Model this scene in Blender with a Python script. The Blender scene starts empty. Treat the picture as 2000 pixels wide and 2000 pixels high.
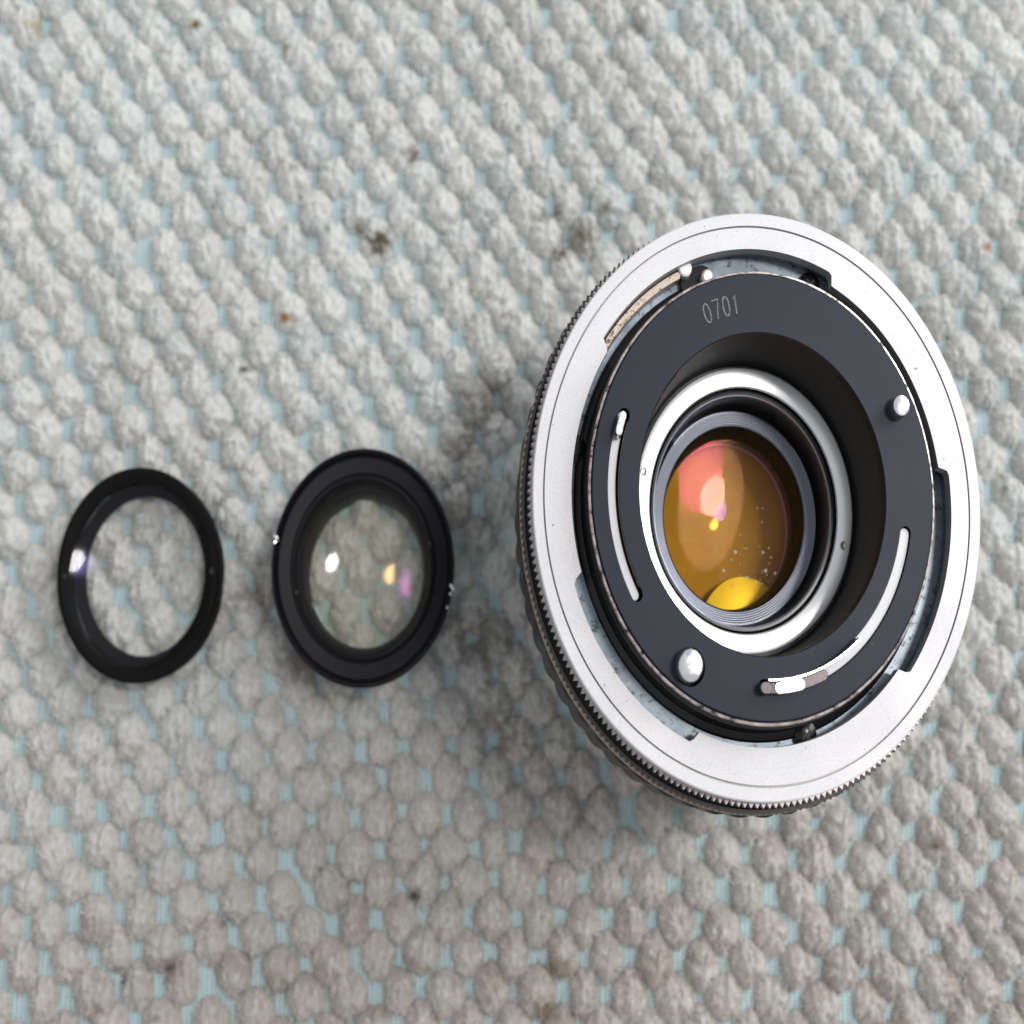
import bpy, bmesh, math, random
import numpy as np
from mathutils import Vector, Matrix, noise

# =====================================================================
#  units: everything below is thought in millimetres, meshes are in metres.
#  The things in the picture are ovals about 3/4 as wide as long; SX is that
#  oval ratio and is built into the shapes themselves.
# =====================================================================
SX = 0.75
MM = 0.001
PI = math.pi
sc = bpy.context.scene
C = bpy.context.collection

# ---------------------------------------------------------------- camera
PITCH = math.radians(6.0)
CAM_H = 177.8
cam_d = bpy.data.cameras.new("camera")
cam = bpy.data.objects.new("camera", cam_d)
C.objects.link(cam)
cam.location = (0, 0, CAM_H * MM)
cam.rotation_euler = (PITCH, 0, 0)
cam_d.sensor_width = 36
cam_d.lens = 45
cam_d.clip_start = 0.005
cam_d.clip_end = 20
cam_d.dof.use_dof = True
cam_d.dof.focus_distance = 0.1365
cam_d.dof.aperture_fstop = 23
sc.camera = cam

# ---------------------------------------------------------------- world + lamps
world = bpy.data.worlds.new("World")
sc.world = world
world.use_nodes = True
bg = world.node_tree.nodes["Background"]
bg.inputs[0].default_value = (0.93, 0.97, 1.0, 1)
bg.inputs[1].default_value = 0.62


def area(name, loc, target, w, h, power, col, shape='RECTANGLE'):
    d = bpy.data.lights.new(name, 'AREA')
    d.shape = shape
    d.size = w * MM
    if shape in ('RECTANGLE', 'ELLIPSE'):
        d.size_y = h * MM
    d.energy = power
    d.color = col
    o = bpy.data.objects.new(name, d)
    C.objects.link(o)
    o.location = Vector(loc) * MM
    dirv = Vector(target) - Vector(loc)
    o.rotation_euler = dirv.to_track_quat('-Z', 'Y').to_euler()
    return o


# a broad window to the upper right and the oval lamp nearer overhead
area("window_light", (760, 600, 600), (0, 0, 0), 700, 560, 10.0, (0.95, 0.98, 1.0))
area("oval_lamp", (215, 105, 560), (0, 0, 0), 78, 120, 1.45, (1.0, 0.97, 0.93), 'ELLIPSE')

sc.view_settings.view_transform = 'Standard'
sc.view_settings.look = 'None'
sc.view_settings.exposure = 0.17
sc.view_settings.gamma = 1.0
sc.render.engine = 'CYCLES'
sc.cycles.max_bounces = 8
sc.cycles.transparent_max_bounces = 40
sc.cycles.use_denoising = True
sc.cycles.caustics_reflective = False
sc.cycles.caustics_refractive = False

rnd = random.Random(7)


# =====================================================================
#  materials
# =====================================================================
class NT:
    def __init__(s, name):
        s.m = bpy.data.materials.new(name)
        s.m.use_nodes = True
        s.t = s.m.node_tree
        s.t.nodes.clear()
        s.out = s.t.nodes.new('ShaderNodeOutputMaterial')

    def n(s, typ, **kw):
        nd = s.t.nodes.new(typ)
        for k, v in kw.items():
            setattr(nd, k, v)
        return nd

    def link(s, a, b):
        s.t.links.new(a, b)

    def noise(s, scale, detail=4, rough=0.55, vec=None, stretch=None):
        if vec is None:
            vec = s.n('ShaderNodeNewGeometry').outputs['Position']
        if stretch:
            mp = s.n('ShaderNodeMapping')
            mp.inputs['Scale'].default_value = stretch
            s.link(vec, mp.inputs['Vector'])
            vec = mp.outputs[0]
        nn = s.n('ShaderNodeTexNoise')
        nn.inputs['Scale'].default_value = scale
        nn.inputs['Detail'].default_value = detail
        nn.inputs['Roughness'].default_value = rough
        s.link(vec, nn.inputs['Vector'])
        return nn.outputs['Fac']

    def ramp(s, fac, stops):
        r = s.n('ShaderNodeValToRGB')
        el = r.color_ramp.elements
        while len(el) < len(stops):
            el.new(0.5)
        for e, (p, c) in zip(el, stops):
            e.position = p
            e.color = (*c, 1) if len(c) == 3 else c
        s.link(fac, r.inputs[0])
        return r.outputs['Color']

    def math(s, op, a, b=None, clamp=False):
        m = s.n('ShaderNodeMath', operation=op)
        m.use_clamp = clamp
        for i, x in enumerate((a, b)):
            if x is None:
                continue
            if isinstance(x, (int, float)):
                m.inputs[i].default_value = x
            else:
                s.link(x, m.inputs[i])
        return m.outputs[0]

    def mix(s, fac, a, b, mode='MIX'):
        m = s.n('ShaderNodeMix', data_type='RGBA', blend_type=mode)
        for sock, x in ((m.inputs[0], fac), (m.inputs[6], a), (m.inputs[7], b)):
            if isinstance(x, (int, float)):
                sock.default_value = x
            elif isinstance(x, tuple):
                sock.default_value = (*x, 1)
            else:
                s.link(x, sock)
        return m.outputs[2]

    def bump(s, h, strength, dist):
        b = s.n('ShaderNodeBump')
        b.inputs['Strength'].default_value = strength
        b.inputs['Distance'].default_value = dist
        s.link(h, b.inputs['Height'])
        return b.outputs[0]

    def bsdf(s, col, rough=0.5, metal=0.0, spec=0.5, normal=None, **kw):
        p = s.n('ShaderNodeBsdfPrincipled')
        for k, x in (('Base Color', col), ('Roughness', rough), ('Metallic', metal), ('Specular IOR Level', spec)):
            if isinstance(x, (int, float)):
                p.inputs[k].default_value = x
            elif isinstance(x, tuple):
                p.inputs[k].default_value = (*x, 1)
            else:
                s.link(x, p.inputs[k])
        for k, x in kw.items():
            p.inputs[k.replace('_', ' ')].default_value = x
        if normal is not None:
            s.link(normal, p.inputs['Normal'])
        s.link(p.outputs[0], s.out.inputs[0])
        return p


def m_metal(name, base, rough, metal=1.0, grain=5000, gb=0.12, wear=None, dirt=0.0):
    t = NT(name)
    n1 = t.noise(grain, 3)
    n2 = t.noise(180, 5)
    b = Vector(base)
    col = t.ramp(n2, [(0.3, tuple(b * 0.93)), (0.7, tuple(b))])
    if dirt:
        n3 = t.noise(1500, 6, 0.7)
        f = t.ramp(n3, [(0.62, (0, 0, 0)), (0.74, (1, 1, 1))])
        col = t.mix(t.math('MULTIPLY', f, dirt), col, tuple(b * 0.25))
    r = t.math('ADD', t.math('MULTIPLY', n1, 0.12), rough - 0.06)
    t.bsdf(col, r, metal, 0.5, t.bump(n1, gb, 0.00004))
    return t.m


def m_black(name, base, rough, spec=0.5, wearcol=(0.35, 0.33, 0.33), wear=0.0, specks=0.6):
    t = NT(name)
    n2 = t.noise(260, 5)
    b = Vector(base)
    col = t.ramp(n2, [(0.3, tuple(b * 0.95)), (0.7, tuple(b * 1.05))])
    n3 = t.noise(2600, 3, 0.6, stretch=(1, 0.55, 1))
    f = t.ramp(n3, [(0.735, (0, 0, 0)), (0.78, (1, 1, 1))])
    patch = t.ramp(t.noise(120, 2), [(0.48, (0, 0, 0)), (0.62, (1, 1, 1))])
    f = t.math('MULTIPLY', f, patch)
    col = t.mix(t.math('MULTIPLY', f, specks), col, wearcol)
    if wear:
        n4 = t.noise(420, 6, 0.75)
        f4 = t.ramp(n4, [(0.5, (0, 0, 0)), (0.56, (1, 1, 1))])
        col = t.mix(t.math('MULTIPLY', f4, wear), col, wearcol)
    r = t.ramp(n2, [(0.3, (rough - .015,) * 3), (0.7, (rough + .02,) * 3)])
    n5 = t.noise(6000, 2)
    t.bsdf(col, r, 0.0, spec, t.bump(n5, 0.08, 0.00003))
    return t.m


M = {}
M['alu'] = m_metal("satin_aluminium", (0.50, 0.487, 0.50), 0.55, 0.25, grain=7000, gb=0.35, dirt=0.35)
_t = NT("satin_mount_ring")
nA = _t.noise(7000, 3, 0.6)
nB = _t.noise(70, 3, 0.5)
nC = _t.noise(900, 5, 0.7, stretch=(1, 0.25, 1))
colr_ = _t.ramp(nA, [(0.3, (0.445, 0.43, 0.445)), (0.7, (0.56, 0.545, 0.555))])
colr_ = _t.mix(_t.ramp(nB, [(0.35, (0.16,) * 3), (0.6, (0, 0, 0))]), colr_, (0.40, 0.385, 0.40))
colr_ = _t.mix(_t.ramp(nC, [(0.66, (0, 0, 0)), (0.72, (0.35,) * 3)]), colr_, (0.75, 0.74, 0.74))
nD = _t.noise(1700, 2, 0.5)
colr_ = _t.mix(_t.ramp(nD, [(0.745, (0, 0, 0)), (0.77, (0.8,) * 3)]), colr_, (0.14, 0.13, 0.13))
_t.bsdf(colr_, _t.ramp(nB, [(0.35, (0.60,) * 3), (0.65, (0.48,) * 3)]), 0.3, 0.5, _t.bump(nA, 0.4, 0.00004))
M['ring_face'] = _t.m
M['alu_side'] = m_metal("side_aluminium", (0.40, 0.36, 0.36), 0.42, 0.9)
M['chrome'] = m_metal("worn_chrome", (0.72, 0.70, 0.72), 0.24, 1.0, grain=2500, gb=0.6)
M['white_ring'] = m_metal("bare_aluminium", (0.90, 0.90, 0.91), 0.30, 0.5, gb=0.01)
M['groove_metal'] = m_metal("ribbed_grey_metal", (0.17, 0.175, 0.21), 0.30, 0.9)
M['black'] = m_black("black_anodised", (0.005, 0.008, 0.016), 0.52, 0.27)
M['black_deep'] = m_black("black_paint", (0.008, 0.008, 0.009), 0.55, 0.35, specks=0.1)
M['tunnel'] = m_black("brown_black_wall", (0.014, 0.011, 0.010), 0.55, 0.3, specks=0.35)
M['gloss_black'] = m_black("gloss_black_ring", (0.005, 0.005, 0.006), 0.26, 0.35, specks=0.15)
M['ring_black'] = m_black("filter_ring_black", (0.003, 0.0025, 0.0025), 0.65, 0.09, specks=0.0)
M['ring_black_b'] = m_black("adapter_ring_black", (0.0035, 0.003, 0.005), 0.44, 0.14, specks=0.0)
M['rubber'] = m_black("grip_black", (0.010, 0.009, 0.009), 0.38, 0.35, wearcol=(0.45, 0.38, 0.3), specks=0.3)
M['brass'] = m_metal("pinkish_brass", (0.52, 0.43, 0.36), 0.42, 0.6, dirt=0.9)
_t = NT("scratched_brass")
nA = _t.noise(2600, 5, 0.75)
sp_ = _t.n('ShaderNodeSeparateXYZ')
_t.link(_t.n('ShaderNodeTexCoord').outputs['Object'], sp_.inputs[0])
lowend = _t.math('MULTIPLY', _t.math('SUBTRACT', 0.026, sp_.outputs['Y']), 110.0, clamp=True)
f = _t.ramp(_t.math('ADD', nA, _t.math('MULTIPLY', lowend, 0.14)), [(0.58, (0, 0, 0)), (0.63, (1, 1, 1))])
_t.bsdf(_t.mix(_t.math('MULTIPLY', f, 0.92), (0.40, 0.33, 0.28), (0.03, 0.025, 0.02)), 0.4, 0.6, 0.5, _t.bump(nA, 0.5, 0.0001))
M['brass_worn'] = _t.m
_t = NT("white_index_paint"); _t.bsdf(_t.ramp(_t.noise(2000), [(0.3, (0.8, 0.79, 0.77)), (0.7, (0.86, 0.86, 0.85))]), 0.5); M['paint_white'] = _t.m
_t = NT("engraved_grey"); _t.bsdf(_t.ramp(_t.noise(5000, 3), [(0.38, (0.05, 0.052, 0.06)), (0.6, (0.14, 0.14, 0.155))]), 0.6); M['engrave'] = _t.m
_t = NT("dust_grey"); _t.bsdf(_t.ramp(_t.noise(4000, 3), [(0.38, (0.45, 0.42, 0.38)), (0.6, (0.75, 0.72, 0.68))]), 0.8); M['dust'] = _t.m

# blue grey worn mount plate
_t = NT("worn_blue_grey_plate")
nA = _t.noise(1100, 6, 0.7, stretch=(1, 1, 1))
nB = _t.noise(300, 4, 0.6)
colA = _t.ramp(nB, [(0.3, (0.15, 0.18, 0.215)), (0.7, (0.29, 0.335, 0.385))])
f = _t.ramp(nA, [(0.36, (1, 1, 1)), (0.46, (0, 0, 0))])
colA = _t.mix(_t.math('MULTIPLY', f, 0.85), colA, (0.025, 0.027, 0.03))
_t.bsdf(colA, 0.42, 0.45, 0.5, _t.bump(nA, 0.25, 0.00006))
M['plate'] = _t.m

# worn barrel rim: chrome showing through black in patches
_t = NT("worn_rim_edge")
nA = _t.noise(900, 5, 0.65)
f = _t.ramp(nA, [(0.36, (0.05, 0.045, 0.045)), (0.5, (0.50, 0.43, 0.40)), (0.7, (0.75, 0.68, 0.65))])
_t.bsdf(f, 0.35, 0.8, 0.5, _t.bump(nA, 0.3, 0.00005))
M['rim_worn'] = _t.m

# interior of the lens behind the amber glass
_t = NT("inner_barrel_grey")
_t.bsdf(_t.ramp(_t.noise(90, 3), [(0.3, (0.44, 0.34, 0.42)), (0.7, (0.56, 0.42, 0.50))]), 0.7)
M['inner'] = _t.m
_t = NT("bright_view_pale")
_t.bsdf(_t.ramp(_t.noise(200, 3), [(0.3, (0.90, 0.88, 0.8)), (0.7, (0.95, 0.94, 0.9))]), 0.42, 0.55)  # pale finish standing in for the bright view through the lens
M['pale'] = _t.m


def m_coat(name, tint, refl, fac, rough=0.06, edge=0.0):
    """thin coated glass surface: tinted see-through plus a weak coloured mirror"""
    t = NT(name)
    tr = t.n('ShaderNodeBsdfTransparent')
    tr.inputs[0].default_value = (*tint, 1)
    gl = t.n('ShaderNodeBsdfGlossy')
    gl.inputs['Color'].default_value = (*refl, 1)
    gl.inputs['Roughness'].default_value = rough
    mx = t.n('ShaderNodeMixShader')
    if edge:
        lw = t.n('ShaderNodeLayerWeight')
        lw.inputs[0].default_value = 0.35
        v = t.math('ADD', t.math('MULTIPLY', t.math('POWER', lw.outputs['Facing'], 3.0), edge), fac)
        t.link(v, mx.inputs[0])
    else:
        mx.inputs[0].default_value = fac
    t.link(tr.outputs[0], mx.inputs[1])
    t.link(gl.outputs[0], mx.inputs[2])
    t.link(mx.outputs[0], t.out.inputs[0])
    return t.m


M['amber'] = m_coat("amber_glass", (1.0, 0.78, 0.18), (1.0, 0.7, 0.3), 0.002, 0.3)


# =====================================================================
#  mesh helpers (all in mm, local frames)
# =====================================================================
class Geo:
    def __init__(s):
        s.v = []
        s.f = []

    def add(s, v, f):
        o = len(s.v)
        s.v += [tuple(p) for p in v]
        s.f += [tuple(i + o for i in q) for q in f]
        return s

    def lathe(s, prof, segs=160, closed=False, cx=0, cy=0, rmod=None):
        """prof: list of (r, z). rmod(k, theta, r) may alter the radius"""
        th = np.linspace(0, 2 * PI, segs, endpoint=False)
        v = []
        for k, (r, z) in enumerate(prof):
            for a in th:
                rr = rmod(k, a, r) if rmod else r
                v.append((cx + rr * math.cos(a), cy + rr * math.sin(a), z))
        f = []
        K = len(prof)
        for k in range(K if closed else K - 1):
            k2 = (k + 1) % K
            for j in range(segs):
                j2 = (j + 1) % segs
                f.append((k * segs + j, k * segs + j2, k2 * segs + j2, k2 * segs + j))
        return s.add(v, f)

    def plate(s, loops, z_top, z_bot, bevel=0.0, bottom=False):
        """flat plate with holes: loops[0] outer outline, others holes, walls down to z_bot"""
        bm = bmesh.new()
        es = []
        for lp in loops:
            vs = [bm.verts.new((x, y, z_top)) for x, y in lp]
            for i in range(len(vs)):
                es.append(bm.edges.new((vs[i], vs[(i + 1) % len(vs)])))
        bmesh.ops.triangle_fill(bm, use_beauty=True, use_dissolve=False, edges=es, normal=(0, 0, 1))
        bm.verts.index_update()
        v = [tuple(p.co) for p in bm.verts]
        f = [tuple(p.index for p in q.verts) for q in bm.faces]
        bm.free()
        s.add(v, f)
        for lp in loops:
            n = len(lp)
            v = [(x, y, z_top) for x, y in lp] + [(x, y, z_bot) for x, y in lp]
            s.add(v, [(i, (i + 1) % n, n + (i + 1) % n, n + i) for i in range(n)])
        return s


def circle(r, n=160, cx=0, cy=0):
    return [(cx + r * math.cos(2 * PI * i / n), cy + r * math.sin(2 * PI * i / n)) for i in range(n)]


def arc_slot(r, w, a0, a1, n=40):
    """outline of a curved slot with round ends, angles in degrees"""
    a0, a1 = math.radians(a0), math.radians(a1)
    pts = []
    for i in range(n + 1):
        a = a0 + (a1 - a0) * i / n
        pts.append(((r + w / 2) * math.cos(a), (r + w / 2) * math.sin(a)))
    sg = 1 if a1 > a0 else -1
    for i in range(1, 8):
        b = PI * i / 8
        ox, oy = r * math.cos(a1), r * math.sin(a1)
        ang = a1 + sg * b
        pts.append((ox + w / 2 * math.cos(ang), oy + w / 2 * math.sin(ang)))
    for i in range(n + 1):
        a = a1 + (a0 - a1) * i / n
        pts.append(((r - w / 2) * math.cos(a), (r - w / 2) * math.sin(a)))
    for i in range(1, 8):
        b = PI * i / 8
        ox, oy = r * math.cos(a0), r * math.sin(a0)
        ang = a0 + PI + sg * b
        pts.append((ox + w / 2 * math.cos(ang), oy + w / 2 * math.sin(ang)))
    return pts


def arc_bar(g, r, w, a0, a1, z0, z1, n=24, lean=0.0):
    """curved upright bar along an arc with rounded tips and a small top chamfer"""
    lp = arc_slot(r, w, a0, a1, n)
    ch = min(0.08, w * 0.2)
    lpt = arc_slot(r, w - 2 * ch, a0, a1, n)
    N = len(lp)

    def sh(p, k):
        x, y = p
        q = math.hypot(x, y)
        return (x * (q + k) / q, y * (q + k) / q)
    v = [(*p, z0) for p in lp] + [(*sh(p, lean), z1 - ch) for p in lp] + [(*sh(p, lean), z1) for p in lpt]
    f = []
    for k in range(2):
        for i in range(N):
            j = (i + 1) % N
            f.append((k * N + i, k * N + j, (k + 1) * N + j, (k + 1) * N + i))
    # top cap: strips between outer and inner arcs
    h = n + 1
    o = 2 * N
    for i in range(n):
        f.append((o + i, o + i + 1, o + h + 7 + n - i - 1, o + h + 7 + n - i))
    f.append(tuple(o + h - 1 + i for i in range(9)))
    f.append(tuple([o + N - 8 + i for i in range(8)] + [o]))
    return g.add(v, f)


class Frame:
    """a placed, possibly tilted local frame; baked into meshes under one root"""

    def __init__(s, origin, normal, root):
        n = Vector(normal).normalized()
        u = Vector((1, 0, 0))
        u = (u - n * u.dot(n)).normalized()
        v = n.cross(u)
        s.R = np.array([[u.x, v.x, n.x], [u.y, v.y, n.y], [u.z, v.z, n.z]])
        s.o = np.array(origin, float)
        s.root = root                      # root point in mm, unsquashed

    def bake(s, pts, pivot=None):
        p = np.array(pts, float) @ s.R.T + s.o
        base = np.array(s.root, float) if pivot is None else s.world(pivot)
        p = p - base
        p[:, 0] *= SX
        return p * MM

    def world(s, p):
        return np.array(p, float) @ s.R.T + s.o


def link_mesh(name, verts, faces, mat, parent=None, smooth=True, angle=35, loc=None):
    me = bpy.data.meshes.new(name)
    me.from_pydata([tuple(map(float, p)) for p in verts], [], faces)
    bm = bmesh.new()
    bm.from_mesh(me)
    bmesh.ops.remove_doubles(bm, verts=bm.verts, dist=2e-7)
    bmesh.ops.recalc_face_normals(bm, faces=bm.faces)
    if smooth:
        ca = math.radians(angle)
        for fc in bm.faces:
            fc.smooth = True
        for e in bm.edges:
            if len(e.link_faces) != 2 or e.calc_face_angle(0) > ca:
                e.smooth = False
    bm.to_mesh(me)
    bm.free()
    me.materials.append(mat)
    o = bpy.data.objects.new(name, me)
    C.objects.link(o)
    if parent:
        o.parent = parent
    if loc is not None:
        o.location = loc
    return o


def part(name, geo, mat, fr, parent, **kw):
    return link_mesh(name, fr.bake(geo.v), geo.f, mat, parent, **kw)


def thing(name, root, label, cat, kind=None, group=None):
    o = bpy.data.objects.new(name, None)
    o.empty_display_size = 0.01
    C.objects.link(o)
    o.location = (root[0] * SX * MM, root[1] * MM, root[2] * MM)
    o['label'] = label
    o['category'] = cat
    if group:
        o['group'] = group
    return o


# =====================================================================
#  the towel
# =====================================================================
def undul(x, y):
    """gentle sag and folds of the towel, mm"""
    z = 1.1 * math.sin(x * 0.021 + 0.6) * math.sin(y * 0.026 + 1.0)
    z += 1.6 * noise.noise(Vector((x * 0.016, y * 0.016, 3.1)))
    # soft diagonal creases at the far edge
    d = (x - 14) * 0.80 - (y - 56) * 0.60
    z += 1.3 * math.exp(-(d / 2.6) ** 2) * math.exp(-((y - 62) / 12.0) ** 2)
    d2 = (x - 24) * 0.80 - (y - 56) * 0.60
    z += 0.9 * math.exp(-(d2 / 2.6) ** 2) * math.exp(-((y - 62) / 12.0) ** 2)
    return z - 0.4


def arch(x, y):
    xx = x - 8
    k = 0.00062 - 0.00036 * max(-1.3, min(1.3, y / 60.0))
    return -k * xx * xx if abs(xx) < 75 else -k * (5625 + 150 * (abs(xx) - 75))


towel_mat = NT("towel_backing")
t = towel_mat
pos = t.n('ShaderNodeNewGeometry').outputs['Position']
w1 = t.n('ShaderNodeTexWave', wave_type='BANDS', bands_direction='Y')
w1.inputs['Scale'].default_value = 620
w1.inputs['Distortion'].default_value = 1.5
w1.inputs['Detail'].default_value = 2
t.link(pos, w1.inputs['Vector'])
w2 = t.n('ShaderNodeTexWave', wave_type='BANDS', bands_direction='X')
w2.inputs['Scale'].default_value = 480
w2.inputs['Distortion'].default_value = 1.2
t.link(pos, w2.inputs['Vector'])
kn = t.math('ADD', w1.outputs['Fac'], w2.outputs['Fac'])
colb = t.ramp(t.math('MULTIPLY', kn, 0.5), [(0.2, (0.30, 0.395, 0.41)), (0.7, (0.42, 0.52, 0.54))])
colb = t.mix(t.ramp(t.noise(60, 4), [(0.4, (0, 0, 0)), (0.7, (0.35, 0.35, 0.35))]), colb, (0.36, 0.42, 0.42))
t.bsdf(colb, 0.9, 0, 0.1, t.bump(kn, 0.4, 0.0003))

# pile: grey white chenille, browner with dirt and towards the near edge
t = NT("towel_pile")
pos = t.n('ShaderNodeNewGeometry').outputs['Position']
sep = t.n('ShaderNodeSeparateXYZ')
t.link(pos, sep.inputs[0])
n_big = t.noise(17, 3, 0.5)
n_tuft = t.noise(130, 2, 0.5)
n_f = t.noise(900, 4, 0.6)
base = t.ramp(n_tuft, [(0.3, (0.65, 0.675, 0.67)), (0.5, (0.74, 0.74, 0.725)), (0.7, (0.79, 0.78, 0.755))])
# towards the near edge the pile is browner and darker
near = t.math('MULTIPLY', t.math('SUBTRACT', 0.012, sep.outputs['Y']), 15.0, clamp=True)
brownf = t.math('ADD', t.math('MULTIPLY', near, 0.85), t.math('MULTIPLY', t.math('SUBTRACT', n_big, 0.42), 1.2), clamp=True)
base = t.mix(t.math('MULTIPLY', brownf, 0.66), base, (0.45, 0.365, 0.315))
base = t.mix(t.ramp(n_f, [(0.34, (0.22, 0.22, 0.22)), (0.52, (0, 0, 0))]), base, (0.46, 0.43, 0.40))
n_c = t.noise(150, 2, 0.5)
cen = t.ramp(n_c, [(0.52, (0, 0, 0)), (0.68, (1, 1, 1))])
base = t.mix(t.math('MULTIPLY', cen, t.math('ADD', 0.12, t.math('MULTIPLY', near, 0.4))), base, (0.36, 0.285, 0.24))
strand = t.noise(1500, 3, 0.6, stretch=(1.0, 0.45, 1.0))
base = t.mix(t.ramp(strand, [(0.52, (0, 0, 0)), (0.68, (0.5, 0.5, 0.5))]), base, (0.84, 0.83, 0.80))
base = t.mix(t.ramp(strand, [(0.30, (0.45, 0.45, 0.45)), (0.44, (0, 0, 0))]), base, (0.42, 0.39, 0.36))
n_s = t.noise(210, 3, 0.6)
base = t.mix(t.ramp(n_s, [(0.66, (0, 0, 0)), (0.76, (0.55, 0.55, 0.55))]), base, (0.17, 0.14, 0.115))


def spot(x, y, r, col, amt):
    global base
    vm = t.n('ShaderNodeVectorMath', operation='DISTANCE')
    cmb = t.n('ShaderNodeCombineXYZ')
    t.link(sep.outputs['X'], cmb.inputs[0])
    t.link(sep.outputs['Y'], cmb.inputs[1])
    t.link(cmb.outputs[0], vm.inputs[0])
    vm.inputs[1].default_value = (x * MM, y * MM, 0)
    d = t.math('DIVIDE', vm.outputs['Value'], r * MM)
    d = t.math('ADD', d, t.math('MULTIPLY', t.math('SUBTRACT', n_f, 0.5), 1.8))
    k = t.math('MULTIPLY', t.math('SUBTRACT', 1.0, d, clamp=True), amt * 0.8, clamp=True)
    base = t.mix(k, base, col)


# stains, and shade painted in beside the lens: world x (already oval), world y, radius, colour
SPOTS = [((735, 455), 2.6, (0.12, 0.10, 0.06), 1.6), ((700, 430), 1.6, (0.2, 0.17, 0.12), 1.2),
         ((1075, 400), 2.2, (0.14, 0.12, 0.07), 1.4), ((1135, 455), 3.4, (0.22, 0.20, 0.14), 1.2),
         ((1098, 490), 1.8, (0.16, 0.14, 0.09), 1.2), ((1185, 400), 1.4, (0.2, 0.16, 0.1), 1.2),
         ((808, 278), 2.0, (0.24, 0.16, 0.15), 1.2), ((548, 605), 1.2, (0.40, 0.20, 0.08), 1.5),
         ((370, 25), 1.2, (0.22, 0.16, 0.05), 1.4), ((543, 68), 1.2, (0.36, 0.25, 0.10), 1.3),
         ((466, 712), 0.9, (0.08, 0.07, 0.07), 1.4), ((1943, 472), 1.2, (0.38, 0.22, 0.10), 1.2),
         ((60, 28), 2.4, (0.40, 0.33, 0.20), 1.0), ((215, 1925), 1.7, (0.12, 0.10, 0.08), 1.3),
         ((320, 1905), 2.4, (0.16, 0.13, 0.11), 1.0), ((805, 1760), 1.3, (0.10, 0.08, 0.08), 1.2),
         ((1090, 1905), 2.4, (0.26, 0.20, 0.13), 1.2), ((1845, 1655), 1.3, (0.20, 0.13, 0.11), 1.2),
         ((955, 1400), 3.0, (0.20, 0.15, 0.11), 0.9), ((1065, 1985), 2.2, (0.24, 0.17, 0.10), 1.2),
         ((430, 1810), 2.0, (0.25, 0.22, 0.19), 0.9), ((985, 1450), 2.6, (0.22, 0.17, 0.13), 0.9),
         ((945, 770), 6.5, (0.22, 0.18, 0.15), 1.0), ((900, 870), 5.5, (0.28, 0.23, 0.20), 0.9), ((930, 1000), 6, (0.26, 0.23, 0.2), 0.8), ((950, 1250), 6.5, (0.22, 0.19, 0.16), 0.9), ((490, 1150), 4, (0.3, 0.24, 0.2), 0.9), ((575, 1300), 4, (0.28, 0.22, 0.18), 0.9),  # brown shade painted left of the big lens and the middle ring
         ((1240, 30), 2.6, (0.3, 0.28, 0.25), 0.8), ((640, 1320), 3.5, (0.30, 0.24, 0.20), 0.8)]


def ground_at(px, py, z=4.0):
    """where a sight line through that point of the photograph meets height z (mm)"""
    s, c = math.sin(PITCH), math.cos(PITCH)
    d = ((px - 1000) / SX, 2500 * s - (py - 1000) * c, -2500 * c - (py - 1000) * s)
    k = (CAM_H - z) / -d[2]
    return d[0] * k, d[1] * k


for (px, py), r, col, amt in SPOTS:
    gx, gy = ground_at(px, py)
    spot(gx * SX, gy, r, col, amt)
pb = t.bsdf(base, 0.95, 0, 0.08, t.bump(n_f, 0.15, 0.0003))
tl = t.n('ShaderNodeBsdfTranslucent')
t.link(base, tl.inputs[0])
mx = t.n('ShaderNodeMixShader')
mx.inputs[0].default_value = 0.42
t.link(pb.outputs[0], mx.inputs[1])
t.link(tl.outputs[0], mx.inputs[2])
t.link(mx.outputs[0], t.out.inputs[0])
pile_mat = t.m

# backing sheet
nx, ny = 150, 130
X0, X1, Y0, Y1 = -150.0, 150.0, -115.0, 135.0
vs, fs = [], []
for j in range(ny + 1):
    for i in range(nx + 1):
        x = X0 + (X1 - X0) * i / nx
        y = Y0 + (Y1 - Y0) * j / ny
        vs.append((x * SX * MM, y * MM, undul(x, y) * MM))
for j in range(ny):
    for i in range(nx):
        a = j * (nx + 1) + i
        fs.append((a, a + 1, a + nx + 2, a + nx + 1))
towel = link_mesh("towel", vs, fs, towel_mat.m)
towel['kind'] = 'structure'
towel['label'] = 'pale grey chenille towel with soft tufts and light blue backing in the gaps'

# tuft variants
PXT, PYT = 8.3, 4.72        # lattice spacing, mm


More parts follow.
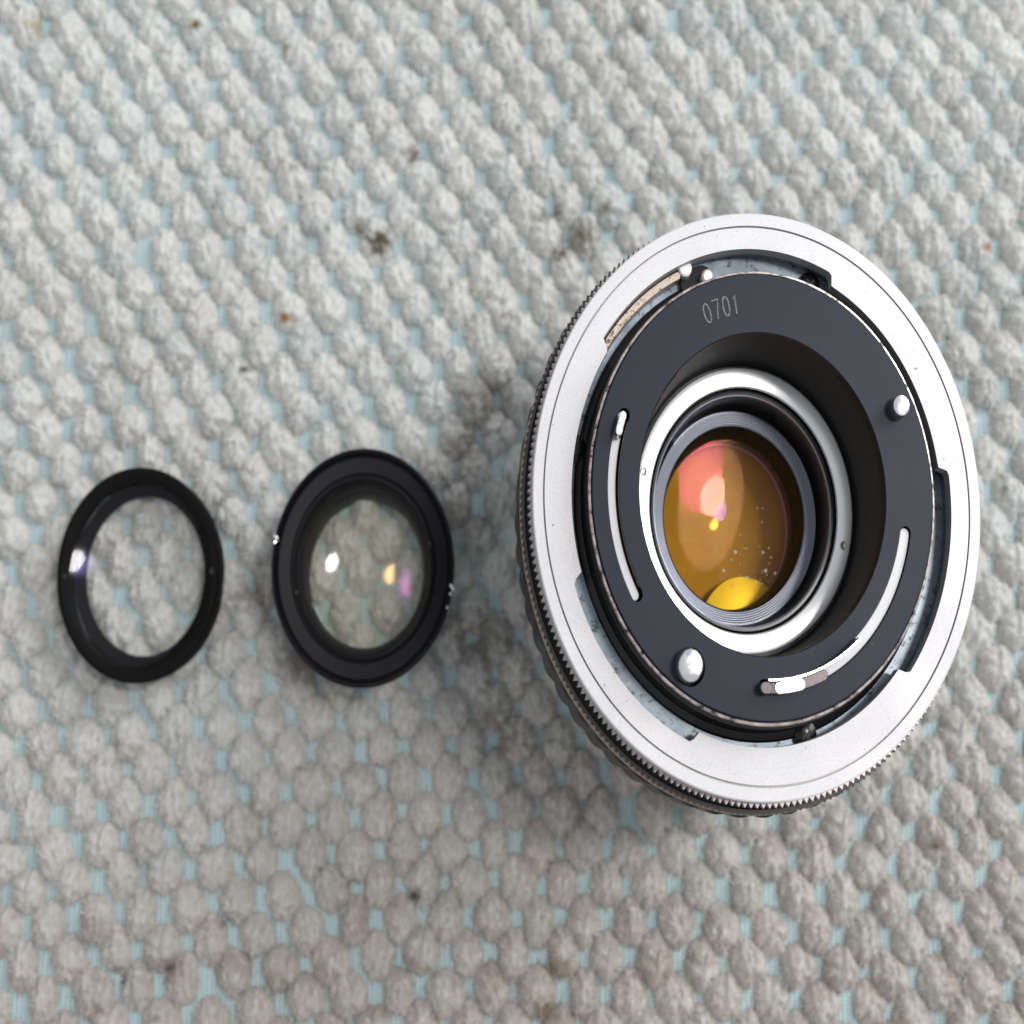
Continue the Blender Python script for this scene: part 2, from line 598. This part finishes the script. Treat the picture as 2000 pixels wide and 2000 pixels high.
def make_tuft(seed):
    rr = random.Random(seed)
    A, B, H = 3.30 * rr.uniform(0.92, 1.07), 3.55 * rr.uniform(0.92, 1.08), 1.8 * rr.uniform(0.8, 1.2)
    nr, na = 16, 52
    off = Vector((rr.uniform(0, 99), rr.uniform(0, 99), rr.uniform(0, 99)))
    cx0, cy0 = rr.uniform(-2.4, 2.4), rr.uniform(-2.6, 2.6)      # where the yarn folds gather
    twist = rr.uniform(-0.5, 0.5)
    v = [(0, 0, 0)]
    lean = (rr.uniform(-0.4, 0.4), rr.uniform(-0.4, 0.4))

    def surf(rho, a):
        w = 1 + 0.20 * noise.noise(Vector((math.cos(a) * 1.6, math.sin(a) * 1.6, 0)) + off)
        w += 0.07 * noise.noise(Vector((math.cos(a) * 5, math.sin(a) * 5, 0)) + off)
        x, y = A * rho * w * math.cos(a), B * rho * w * math.sin(a)
        z = H * (1 - rho ** 2.5) ** 0.92
        dx, dy = x - cx0, y - cy0
        q = math.hypot(dx, dy) + 1e-4
        an = math.atan2(dy, dx) + twist * q * 0.5
        p = Vector((math.cos(an) * 1.5, math.sin(an) * 1.5, q * 0.28)) + off
        fold = abs(noise.noise(p * 1.3))
        fine = abs(noise.noise(p * 3.1 + Vector((3, 1, 5))))
        amp = min(1.0, q / 0.9) * (1 - rho ** 5)
        z += amp * (0.95 * min(fold, 0.32) - 0.2 + 0.22 * min(fine, 0.3)) - 0.22 * math.exp(-(q / 0.6) ** 2)
        p2 = Vector((x * 0.9, y * 0.7, 0)) + off
        z += 0.5 * noise.noise(p2)
        x += 0.14 * noise.noise(p2 * 2.2 + Vector((7, 0, 0))) + lean[0] * z / H
        y += 0.14 * noise.noise(p2 * 2.2 + Vector((0, 7, 0))) + lean[1] * z / H
        return x, y, z
    v[0] = surf(0.0, 0.0)
    f = []
    for k in range(1, nr + 1):
        rho = (k / nr) ** 0.8
        for j in range(na):
            x, y, z = surf(rho, 2 * PI * j / na)
            if k == nr:
                z = -0.5
            v.append((x, y, z))
    for j in range(na):
        f.append((0, 1 + j, 1 + (j + 1) % na))
    for k in range(nr - 1):
        for j in range(na):
            a, b = 1 + k * na + j, 1 + k * na + (j + 1) % na
            f.append((a, a + na, b + na, b))
    # loose fibres
    for i in range(330):
        rho = rr.random() ** 0.36 * 0.98
        a = rr.uniform(0, 2 * PI)
        x, y, z = surf(rho, a)
        L = rr.uniform(0.35, 0.95)
        ang = a + rr.gauss(0, 0.7)
        up = rr.uniform(0.0, 0.45) * (1 - 0.5 * rho)
        d = Vector((math.cos(ang) * rho, math.sin(ang) * rho, up + 0.05)).normalized()
        s2 = d.cross(Vector((rr.uniform(-1, 1), rr.uniform(-1, 1), 1))).normalized() * rr.uniform(0.04, 0.10)
        p0 = Vector((x, y, z - 0.12))
        p1 = p0 + d * L * 0.6
        p2 = p1 + (d + Vector((rr.gauss(0, .4), rr.gauss(0, .4), -0.5))).normalized() * L * 0.5
        o = len(v)
        v += [tuple(p0 - s2), tuple(p0 + s2), tuple(p1 + s2 * .8), tuple(p1 - s2 * .8), tuple(p2)]
        f += [(o, o + 1, o + 2, o + 3), (o + 3, o + 2, o + 4)]
    return np.array(v), f


NV = 14
variants = [make_tuft(100 + i) for i in range(NV)]
tuft_meshes = []
for i, (v, f) in enumerate(variants):
    me = bpy.data.meshes.new("tuft")
    vv = v.copy()
    vv[:, 0] *= SX
    me.from_pydata([tuple(p) for p in (vv * MM)], [], f)
    me.polygons.foreach_set('use_smooth', [True] * len(me.polygons))
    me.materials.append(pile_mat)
    tuft_meshes.append(me)

LENS_BASE = (0, 0)
places = []
row = 0
y = -112.0
while y < 150:
    xoff = (row % 2) * PXT / 2
    x = -144.0 + xoff
    while x < 144:
        jx, jy = rnd.gauss(0, 0.28), rnd.gauss(0, 0.24)
        drift = -0.030 * x * (y / 100.0)      # rows of tufts fan slightly
        xx = x + jx + 0.02 * y + drift
        yy = y + jy + arch(x, y)
        xx += 0.9 * noise.noise(Vector((x * 0.02, y * 0.02, 9)))
        yy += 0.9 * noise.noise(Vector((x * 0.02, y * 0.02, 17)))
        if -112 < yy < 130:
            places.append((xx, yy))
        x += PXT
    y += PYT
    row += 1

# the 300 largest in the picture (nearest the lens of the camera, in the frame)
s_, c_ = math.sin(PITCH), math.cos(PITCH)


def depth_px(x, y):
    dy, dz = y, 3 - CAM_H
    dep = dy * s_ - dz * c_
    upc = dy * c_ + dz * s_
    return dep, x * SX * 2500 / dep + 1000, 1000 - upc * 2500 / dep


inframe = []
for i, (x, y) in enumerate(places):
    dep, px, py = depth_px(x, y)
    if -20 < px < 2020 and -20 < py < 2020:
        hidden = ((px - 1455) / 400) ** 2 + ((py - 1010) / 520) ** 2 < 1
        if not hidden:
            inframe.append((dep, i))
inframe.sort()
single = set(i for d, i in inframe[:300])
bulk_v, bulk_f, nb = [], [], 0
for i, (x, y) in enumerate(places):
    k = rnd.randrange(NV)
    sc_ = rnd.uniform(0.93, 1.07)
    z = undul(x, y)
    if i in single:
        o = bpy.data.objects.new("tuft", tuft_meshes[k])
        C.objects.link(o)
        o.parent = towel
        o.location = (x * SX * MM, y * MM, z * MM)
        o.scale = (sc_, sc_, sc_ * rnd.uniform(0.9, 1.1))
    else:
        v, f = variants[k]
        w = v * np.array([sc_ * SX, sc_, sc_ * rnd.uniform(0.9, 1.1)]) + np.array([x * SX, y, z])
        bulk_v.append(w * MM)
        bulk_f += [tuple(q + nb for q in p) for p in f]
        nb += len(v)
me = bpy.data.meshes.new("tuft_pile")
V = np.concatenate(bulk_v)
me.from_pydata([tuple(p) for p in V.tolist()], [], bulk_f)
me.polygons.foreach_set('use_smooth', [True] * len(me.polygons))
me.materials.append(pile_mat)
o = bpy.data.objects.new("tuft_pile", me)
C.objects.link(o)
o.parent = towel
o['kind'] = 'stuff'

# a few stray lint hairs lying on the pile
rl = random.Random(21)
hair_mat = NT("lint_hair")
hair_mat.bsdf(hair_mat.ramp(hair_mat.noise(300, 2), [(0.4, (0.10, 0.085, 0.07)), (0.6, (0.26, 0.22, 0.18))]), 0.7)
for (px, py) in ((604, 1395), (1130, 1395), (330, 700), (720, 1560), (1290, 1770), (1780, 330), (470, 250), (905, 1690)):
    gx, gy = ground_at(px, py, 3.4)
    a = rl.uniform(0, 2 * PI)
    L = rl.uniform(1.2, 3.2)
    kx = rl.uniform(-0.5, 0.5)
    w = rl.uniform(0.035, 0.06)
    vv, ff = [], []
    n = 10
    for k in range(n + 1):
        q = k / n - 0.5
        ax = math.cos(a) * q * L - math.sin(a) * kx * (q * q * 4) * L * 0.4
        ay = math.sin(a) * q * L + math.cos(a) * kx * (q * q * 4) * L * 0.4
        zz = 0.25 * math.cos(q * 3)
        for m in range(4):
            b = m * PI / 2
            vv.append(((ax - math.sin(a) * w * math.cos(b)) * SX * MM, (ay + math.cos(a) * w * math.cos(b)) * MM, (zz + w * math.sin(b)) * MM))
    for k in range(n):
        for m in range(4):
            m2 = (m + 1) % 4
            ff.append((k * 4 + m, k * 4 + m2, k * 4 + 4 + m2, k * 4 + 4 + m))
    link_mesh("lint_hair", vv, ff, hair_mat.m, towel, loc=(gx * SX * MM, gy * MM, (undul(gx, gy) + 1.75) * MM))

# =====================================================================
#  the big lens, standing on its front with the mount up
# =====================================================================
U = np.array([0, c_, s_])
F = np.array([0, s_, -c_])
ring_c = np.array([0, 0, CAM_H]) + 34.38 * np.array([1, 0, 0]) + 134.74 * F + 1.66 * U
nrm = Vector(0.015 * np.array([1, 0, 0]) - F + 0.173 * U).normalized()
base_pt = ring_c - np.array(nrm) * 40
root_pt = (base_pt[0], base_pt[1], 2.5)
lens = thing("camera_lens", root_pt, "large black and silver camera lens standing mount side up, 0701 engraved on its black disc", "camera lens")
LF = Frame(ring_c, nrm, root_pt)


def lp(name, geo, mat, parent=None, **kw):
    return part(name, geo, M[mat] if isinstance(mat, str) else mat, LF, parent or lens, **kw)


# --- silver breech ring: notched opening
def notch_r(deg):
    deg = deg % 360
    # wide openings (start, end) and their radius
    for a0, a1 in ((62.8, 142.6), (316.0 - 360 + 360, 367.2), (198.0, 250.0)):
        for sh in (0, 360):
            d = deg + sh
            if a0 < d < a1:
                e = min(d - a0, a1 - d)
                s = min(1.0, e / 1.6)
                s = s * s * (3 - 2 * s)
                return 26.05 + 1.35 * s
    return 26.05


N = 360
inner = [(notch_r(i * 360 / N) * math.cos(2 * PI * i / N), notch_r(i * 360 / N) * math.sin(2 * PI * i / N)) for i in range(N)]
g = Geo()
g.plate([circle(29.82, 360), inner], 0.0, -1.6)
ring = lp("breech_ring", g, 'ring_face', angle=25)
g = Geo()
g.lathe([(29.82, 0.0), (29.84, -0.4), (30.04, -0.4), (30.06, 0.0), (31.35, 0.0), (31.50, -0.06), (31.54, -0.3), (31.40, -0.36), (31.42, -0.5), (31.55, -0.6), (31.55, -1.76)], 360)
lp("ring_border", g, 'ring_face', ring, angle=20)
# toothed crown of the ring
NT_ = 236


def toothed(tip, root, z0, z1, rin, twist=0.0, both=True):
    g = Geo()
    pts = []
    for i in range(NT_):
        a = 2 * PI * i / NT_
        b = 2 * PI * (i + 0.5) / NT_
        pts.append((tip * math.cos(a), tip * math.sin(a)))
        pts.append((root * math.cos(b), root * math.sin(b)))
    n = len(pts)
    inn = [(rin * math.cos(PI * i / NT_), rin * math.sin(PI * i / NT_)) for i in range(n)]
    v = [(x, y, z0) for x, y in inn] + [(x, y, z0 - 0.02) for x, y in pts] + [(x, y, z1) for x, y in pts] + [(x, y, z1) for x, y in inn]
    f = []
    for k in range(3):
        for i in range(n):
            j = (i + 1) % n
            f.append((k * n + i, k * n + j, (k + 1) * n + j, (k + 1) * n + i))
    return g.add(v, f)


lp("toothed_edge", toothed(32.2, 31.62, -1.75, -3.1, 31.2), 'alu_side', ring, angle=15)

# --- dark barrel below the ring
g = Geo()
g.lathe([(27.5, -1.7), (31.3, -1.7), (31.3, -3.2), (31.25, -5.3), (32.75, -5.35)], 240)
lp("barrel_groove", g, 'black_deep')
lp("aperture_ring", toothed(33.15, 32.72, -5.0, -6.5, 32.5), m_metal("dark_worn_teeth", (0.060, 0.052, 0.052), 0.26, 0.7, dirt=0.8), angle=15)
g = Geo()
g.lathe([(31.6, -6.5), (33.12, -6.55), (33.22, -6.7), (33.22, -6.9), (33.1, -7.0), (32.4, -7.0)], 240)
lp("worn_edge_line", g, m_metal("worn_edge_metal", (0.40, 0.33, 0.28), 0.36, 0.9, dirt=1.0))


def scallop(k, a, r):
    return r + (0.42 * abs(math.cos(a * 29)) if 2 <= k <= 5 else 0)


g = Geo()
g.lathe([(32.4, -7.0), (33.0, -7.3), (33.1, -7.7), (33.2, -9.0), (33.3, -18.5), (33.1, -19.6), (32.2, -20.2), (32.2, -21.5)], 464, rmod=scallop)
lp("focus_grip", g, 'rubber', angle=40)
g = Geo()
g.lathe([(32.2, -21.4), (32.6, -21.8), (32.6, -29.0), (31.9, -29.6), (31.9, -34.0), (31.2, -34.4), (31.2, -39.6), (30.6, -40.0), (27.0, -40.0), (27.0, -36.0)], 200)
lp("front_barrel", g, 'gloss_black')

# --- mount plate, screws, strips
g = Geo()
g.lathe([(30.5, -3.0), (24.2, -3.0)], 240)
g.lathe([(27.55, -1.61), (27.55, -3.0)], 240)
plate = lp("mount_plate", g, 'plate')
g = Geo()
g.lathe([(27.5, -1.62), (30.6, -1.62)], 240)
lp("ring_underside", g, 'black_deep', ring)

scr = Geo()
R_ = 1.52
scr.lathe([(0.001, 0.34), (0.5, 0.33), (0.95, 0.24), (R_, 0.02), (R_, -0.3)], 36)
scrx = Geo()
for k in range(2):
    a = math.radians(35 + 90 * k)
    w, l = 0.13, 0.72
    pts = [(-l, -w), (l, -w), (l, w), (-l, w)]
    pts = [(p[0] * math.cos(a) - p[1] * math.sin(a), p[0] * math.sin(a) + p[1] * math.cos(a)) for p in pts]
    scrx.add([(*p, 0.37 + 0.004 * k) for p in pts] + [(*p, 0.1) for p in pts], [(0, 1, 2, 3), (0, 1, 5, 4), (1, 2, 6, 5), (2, 3, 7, 6), (3, 0, 4, 7)])
first = None
for (sx, sy) in ((9.4, 24.15), (6.3, -24.75), (-25.2, 5.6)):
    wpos = LF.world((sx, sy, -2.3))
    if first is None:
        s_o = link_mesh("screw", LF.bake((np.array(scr.v) + np.array((sx, sy, -2.3))).tolist(), (sx, sy, -2.3)), scr.f, M['gloss_black'], plate)
        c_o = link_mesh("cross_slot", LF.bake((np.array(scrx.v) + np.array((sx, sy, -2.3))).tolist(), (sx, sy, -2.3)), scrx.f, M['black_deep'], s_o)
        first = (s_o, c_o)
    else:
        s_o = first[0].copy()
        C.objects.link(s_o)
        c_o = first[1].copy()
        C.objects.link(c_o)
        c_o.parent = s_o
    rel = wpos - np.array(root_pt)
    s_o.location = (rel[0] * SX * MM, rel[1] * MM, rel[2] * MM)

# brass strip under the ring's upper left opening
g = Geo()
arc_bar(g, 26.75, 0.95, 112.5, 143.0, -3.0, -1.2, 40)
lp("brass_strip", g, 'brass_worn')
g = Geo()
g.lathe([(0.001, -1.0), (0.8, -1.02), (0.98, -1.2), (0.98, -3)], 30, cx=-9.1, cy=25.6)
lp("index_dot", g, 'paint_white')
g = Geo()
g.lathe([(0.001, -0.7), (0.6, -0.72), (0.85, -0.95), (0.85, -3)], 30, cx=-5.9, cy=24.55)
lp("guide_pin", g, m_metal("pinkish_pin", (0.72, 0.64, 0.60), 0.4, 0.5))
# dark catch block between dot and pin
g = Geo()
arc_bar(g, 25.6, 3.2, 104.6, 108.4, -3.0, -2.2, 8)
lp("lock_catch", g, 'gloss_black')

# --- black inner barrel with the numbered disc
g = Geo()
g.lathe([(23.95, 2.15), (23.98, 1.2), (24.25, 0.9), (24.25, 0.2), (24.05, 0.0), (24.05, -1.0), (24.5, -1.4), (24.6, -2.3), (25.35, -2.5), (25.55, -2.75), (25.55, -3.2)], 300)
lp("inner_barrel", g, 'gloss_black')
g = Geo()
g.lathe([(23.45, 2.35), (23.62, 2.62), (23.85, 2.55), (23.97, 2.3), (23.95, 2.1)], 300)
lp("worn_rim", g, 'rim_worn')

slotL = arc_slot(20.5, 1.55, 157.0, 211.5)
slotR = arc_slot(19.95, 1.45, -12.5, -92.0, 60)
hole2 = circle(2.02, 40, -10.55, -18.0)
g = Geo()
g.plate([circle(23.35, 300), circle(17.08, 240), slotL, slotR, hole2], 2.9, 1.4)
g.lathe([(23.35, 2.9), (23.44, 2.84), (23.46, 2.3)], 300)
disc = lp("black_disc", g, 'black', angle=30)
# thin bright inner edges of the slots
g = Geo()
a0, a1 = math.radians(158), math.radians(210)
n = 50
v = []
for i in range(n + 1):
    a = a0 + (a1 - a0) * i / n
    v += [(19.735 * math.cos(a), 19.735 * math.sin(a), 2.3), (19.80 * math.cos(a), 19.80 * math.sin(a), 2.3),
          (19.80 * math.cos(a), 19.80 * math.sin(a), 2.2)]
g.add(v, [(3 * i, 3 * i + 3, 3 * i + 4, 3 * i + 1) for i in range(n)] + [(3 * i + 1, 3 * i + 4, 3 * i + 5, 3 * i + 2) for i in range(n)])
lp("slot_edge", g, 'brass', disc)

# levers and metal floor showing through the slots
g = Geo()
arc_bar(g, 20.75, 1.15, 157.5, 211.2, 0.5, 2.35, 40)
lever = lp("lever_band", g, 'alu')
g = Geo()
arc_bar(g, 20.65, 0.95, 158.3, 163.2, 0.6, 4.3, 10)
lp("lever_tip", g, 'chrome', lever)
g = Geo()
arc_bar(g, 19.9, 1.4, -12.9, -69.0, 0.5, 2.55, 60)
lp("lever_band", g, 'alu')
g = Geo()
arc_bar(g, 19.38, 0.3, -52.0, -91.0, 0.6, 4.5, 50)
lv = lp("coupling_lever", g, 'chrome')
dark_refl = m_metal("dark_reflection_metal", (0.055, 0.045, 0.048), 0.32, 0.6)  # dark surroundings mirrored in the chrome, painted as metal colour
for nm, a0, a1, zt, w, mt in (("lever_shelf", -69.2, -78.6, 3.7, 1.15, dark_refl), ("bright_reflection_pad", -78.8, -87.0, 4.0, 1.2, M['white_ring']),  # the pale pad paints a bright reflection on the lever
                              ("lever_shelf", -87.2, -91.2, 3.8, 1.15, dark_refl), ("lever_tip", -91.4, -92.6, 4.3, 1.25, dark_refl)):
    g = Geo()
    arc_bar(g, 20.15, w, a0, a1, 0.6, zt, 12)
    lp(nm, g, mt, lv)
# floor below the slots so they do not open into nothing
g = Geo()
g.lathe([(23.4, 0.4), (17.3, 0.4)], 120)
lp("slot_floor", g, 'black_deep')

# pins
g = Geo()
g.lathe([(0.001, 4.62), (0.8, 4.6), (1.08, 4.5), (1.2, 4.25), (1.2, 2.9)], 44, cx=19.15, cy=8.75)
lp("small_pin", g, 'chrome')
g = Geo()
g.lathe([(0.001, 4.92), (0.9, 4.9), (1.45, 4.8), (1.66, 4.6), (1.72, 4.3), (1.74, 3.5), (1.86, 3.3), (1.86, 1.0)], 56, cx=-10.75, cy=-17.9)
lp("large_pin", g, 'chrome')

# engraved number 0701
strokes = {
    '0': [[(0.28 * math.cos(a) * 1.5, 1.0 + 1.0 * math.copysign(abs(math.sin(a)) ** 0.8, math.sin(a))) for a in np.linspace(0, 2 * PI, 25)]],
    '7': [[(-0.45, 2.0), (0.45, 2.0), (0.25, 1.3), (0.0, 0.55), (-0.1, 0.0)]],
    '1': [[(-0.22, 1.6), (0.1, 2.0), (0.1, 0.0)]],
}
g = Geo()
th0 = math.radians(110.0)
base_r = 19.25
for i, ch in enumerate('0701'):
    th = th0 - i * math.radians(3.95) + (math.radians(0.4) if ch == '1' else 0)
    er = np.array([math.cos(th), math.sin(th)])
    et = np.array([math.sin(th), -math.cos(th)])
    for pl in strokes[ch]:
        P = [er * (base_r + q * 1.06) + et * p * 1.0 for p, q in pl]
        v = []
        for k, p in enumerate(P):
            d = P[min(k + 1, len(P) - 1)] - P[max(k - 1, 0)]
            if ch == '0' and k in (0, len(P) - 1):
                d = P[1] - P[-2]
            d = d / np.linalg.norm(d)
            nn = np.array([-d[1], d[0]]) * 0.10
            v += [(*(p - nn), 2.912), (*(p + nn), 2.912)]
        g.add(v, [(2 * k, 2 * k + 2, 2 * k + 3, 2 * k + 1) for k in range(len(P) - 1)])
lp("engraved_number", g, 'engrave', disc)

# --- tunnel down to the rear glass
g = Geo()
g.lathe([(17.08, 2.9), (16.95, 2.75), (16.9, 1.2), (17.25, 0.9), (17.2, -5.0), (16.9, -6.2), (16.55, -8.2)], 240)
lp("tunnel_wall", g, 'tunnel')
g = Geo()
g.lathe([(16.55, -8.2), (16.2, -7.6), (16.05, -7.35), (15.6, -7.25), (14.05, -7.55), (13.9, -7.75)], 240)
wr = lp("white_metal_ring", g, 'white_ring')
for (dx, dy) in ((-14.75, 4.1), (14.6, -4.15)):
    dm = Geo()
    dm.lathe([(0.001, -7.35), (0.3, -7.30), (0.42, -7.22), (0.5, -7.3)], 20, cx=dx, cy=dy)
    lp("spanner_dimple", dm, 'brass', wr)
g = Geo()
g.lathe([(13.9, -7.75), (13.85, -8.6), (13.55, -8.7), (13.55, -8.3), (13.25, -8.3)], 240)
lp("black_collar", g, 'gloss_black')
g = Geo()
g.lathe([(13.3, -8.3), (13.1, -8.35), (13.05, -8.8)], 240)
lp("fine_metal_line", g, 'groove_metal')
g = Geo()
g.lathe([(13.05, -8.8), (13.2, -11.0), (12.9, -12.6), (12.56, -13.2)], 240)
lp("inner_collar", g, 'gloss_black')
g = Geo()
pr = [(12.56, -13.2)]
r, z = 12.5, -13.15
k = 0
while r > 10.98:
    pr += [(r, z), (r - 0.13, z - 0.03), (r - 0.17, z - 0.20), (r - 0.22, z - 0.20)]
    r -= 0.26
    z -= 0.075
pr.append((10.9, z - 0.1))
g.lathe(pr, 240)
lp("ribbed_ring", g, 'groove_metal', angle=60)
g = Geo()
g.lathe([(10.9, z - 0.1), (10.75, z - 0.3), (10.5, -16.2), (10.25, -17.8), (10.2, -18.6), (10.2, -19.8)], 200)
lp("glass_seat", g, 'black_deep')


def dome(r, R, z, tx=0.0, ty=0.0, segs=72, rings=14):
    """spherical cap, R>0 bulges up, tilted by tx, ty (radians)"""
    g = Geo()
    prof = []
    for i in range(rings + 1):
        q = max(0.001, r * i / rings)
        prof.append((q, z - (abs(R) - math.sqrt(R * R - q * q)) * (1 if R > 0 else -1)))
    g.lathe(prof, segs)
    g.v = [(x, y, zz + x * tx + y * ty) for x, y, zz in g.v]
    return g


rear = lp("rear_glass", dome(10.25, 160, -17.95), m_coat("clear_rear", (1, 1, 1), (1, 0.8, 0.5), 0.0008, 0.3))
lp("amber_element", dome(10.18, 300, -20.85), 'amber')
coat = [  # radius of curvature, z of centre, decentring tilt, colour, strength
    (-109, -18, (-0.0326, 0.0221), (0.9, 0.5, 0.25), 0.0026),
    (-81, -18.2, (-0.0108, -0.0166), (1, 0.10, 0.28), 0.0065),
    (-50, -18.5, (-0.0140, -0.0210), (1, 0.46, 0.40), 0.011),
    (-26, -19.2, (-0.0280, -0.0231), (0.65, 0.35, 1), 0.007),
    (-18, -20.6, (0.0252, 0.0137), (1, 0.6, 0.08), 0.018),
]
for R, z, (tx, ty), colr, fac in coat:
    lp("glass_element", dome(10.15, R, z, tx, ty), m_coat("coating", (1, 1, 1), colr, fac, 0.032))
g = Geo()
g.lathe([(10.2, -19.8), (10.2, -20.9), (14.5, -20.95), (14.5, -24.2), (0.001, -24.4)], 100)
lp("inner_chamber", g, 'inner')
g = dome(7.2, 40, -21.2)  # pale disc added to make the bright spot seen through the amber glass
g.v = [(x + 3.2, y - 13.1, zz) for x, y, zz in g.v]
g.lathe([(7.2, -21.85), (7.0, -24.0)], 72, cx=3.2, cy=-13.1)
lp("bright_view_disc", g, 'pale')

# dust on the rear glass
g = Geo()
rd = random.Random(5)
DUST = [(1.2, -3.4, .26), (3.0, -6.4, .20), (6.0, -5.6, .26), (5.6, -3.4, .2), (6.9, -4.0, .16), (7.5, -5.9, .22), (-0.7, -5.6, .22),
        (0.6, -4.3, .16), (5.0, 1.9, .13), (5.8, 1.9, .12), (5.6, 0.2, .13), (2.1, -1.3, .12), (3.0, -3.0, .12), (6.6, -2.9, .13)]
DUST += [(rd.gauss(3.6, 2.3), rd.gauss(-6.4, 1.6), rd.uniform(.05, .11)) for _ in range(34)]
for x, y, r in DUST:
    if math.hypot(x, y) > 9.6:
        continue
    q = math.hypot(x, y)
    zt = -17.95 - (160 - math.sqrt(160 * 160 - q * q))
    g.lathe([(0.001, zt + 0.07), (r * .6, zt + 0.05), (r, zt + 0.01)], 8, cx=x, cy=y,
            rmod=lambda k, a, rr: rr * (1 + 0.25 * math.sin(3 * a + x * 7)))
du = lp("dust", g, m_coat("dust_film", (0.6, 0.6, 0.6), (1, 1, 1), 0.0), rear)
du.data.materials.clear()
du.data.materials.append(M['dust'])
du['kind'] = 'stuff'

# =====================================================================
#  left ring with clear glass
# =====================================================================
def stand(px, py, z):
    return ground_at(px, py, z)


cx, cy = stand(268, 1122, 5.0)
rt = (cx, cy, 1.5)
ringA = thing("lens_ring", rt, "smaller flat black lens ring with clear glass at the left edge of the towel", "lens ring")
FA = Frame((cx, cy, 5.0), (0.0, 0.0, 1.0), rt)
g = Geo()
g.lathe([(13.6, -5.0), (14.4, -4.6), (14.65, -1.2), (14.62, -0.3), (14.35, 0.0), (13.6, 0.05), (12.7, -0.35), (12.45, -0.5),
         (12.4, -1.0), (12.4, -1.4)], 200)
frA = part("outer_frame", g, M['ring_black'], FA, ringA)
g = Geo()
g.lathe([(12.4, -2.3), (11.8, -2.6), (11.1, -3.0), (11.0, -4.4), (13.5, -5.0)], 200)
part("inner_step", g, M['ring_black'], FA, frA)
g = Geo()
for a, rr_ in ((2, 13.4), (181, 13.0)):
    x, y = rr_ * math.cos(math.radians(a)), rr_ * math.sin(math.radians(a))
    g = Geo()
    g.lathe([(0.001, 0.06), (0.42, 0.06), (0.46, -0.1)], 20, cx=x, cy=y)
    part("spanner_notch", g, M['black_deep'], FA, frA)
gA = part("glass", dome(12.4, -36, -2.2, 0.0242, -0.1016), m_coat("clear_glass_top", (0.99, 0.99, 0.99), (0.95, 0.95, 1.0), 0.013, 0.07, 0.02), FA, ringA)
part("back_surface", dome(12.2, -34, -3.4, 0.0171, -0.0917), m_coat("clear_glass_back", (0.995, 0.995, 0.99), (0.35, 0.3, 1.0), 0.0035, 0.10, 0.0), FA, gA)

# =====================================================================
#  middle ring with tinted glass, leaning a little
# =====================================================================
cx, cy = stand(709.5, 1105, 9.8)
rt = (cx, cy, 1.5)
ringB = thing("lens_ring", rt, "stepped black lens ring with yellowish glass and chipped rim beside the big lens", "lens ring")
FB = Frame((cx, cy, 9.8), (0.07, 0.09, 1.0), rt)
g = Geo()
g.lathe([(13.4, -9.0), (14.2, -8.6), (14.6, -5.0), (15.1, -4.6), (15.15, -2.6), (15.85, -2.2), (15.95, -0.4), (15.8, -0.05), (15.55, 0.0),
         (15.3, -0.15), (15.1, -0.75), (14.9, -0.9), (14.75, -0.78), (12.75, -0.95), (12.5, -1.25), (12.3, -1.3), (12.15, -1.0),
         (11.85, -0.95), (11.6, -1.3), (11.35, -2.6)], 220)
frB = part("outer_frame", g, M['ring_black_b'], FB, ringB, angle=22)
g = Geo()
g.lathe([(11.35, -2.6), (11.2, -2.9), (10.9, -3.1), (10.6, -4.2), (10.35, -5.2), (10.4, -9.0), (13.4, -9.0)], 200)
part("inner_step", g, M['black_deep'], FB, frB)
g = Geo()
for a, rr_ in ((16, 12.0), (197, 12.0)):
    x, y = rr_ * math.cos(math.radians(a)), rr_ * math.sin(math.radians(a))
    g = Geo()
    g.lathe([(0.001, -0.90), (0.3, -0.90), (0.34, -1.2)], 16, cx=x, cy=y)
    part("spanner_notch", g, M['black_deep'], FB, frB)
# chips where metal shows on the rim
for a, w in ((-9.5, .5), (-13.0, .35), (-20.0, .3), (166.5, .55), (169.0, .4)):
    x, y = 15.72 * math.cos(math.radians(a)), 15.72 * math.sin(math.radians(a))
    g = Geo()
    g.lathe([(0.001, 0.03), (w * .6, 0.0), (w, -0.25)], 9, cx=x, cy=y, rmod=lambda k, b, r: r * (1 + .3 * math.sin(2 * b + a)))
    part("rim_chip", g, M['chrome'], FB, frB)
gB = part("glass", dome(10.5, -32, -6.3, 0.0583, 0.0012), m_coat("tinted_glass_top", (0.985, 0.985, 0.95), (0.95, 0.95, 1.0), 0.018, 0.06, 0.03), FB, ringB)
part("back_surface", dome(10.4, 40, -5.4, 0.0017, 0.0328), m_coat("tinted_glass_back", (0.985, 0.99, 0.965), (1.0, 0.60, 0.2), 0.017, 0.08, 0.02), FB, gB)
part("middle_surface", dome(10.4, 60, -5.8, 0.0279, 0.0113), m_coat("tinted_glass_middle", (1, 1, 1), (0.8, 0.25, 0.9), 0.010, 0.12, 0.0), FB, gB)
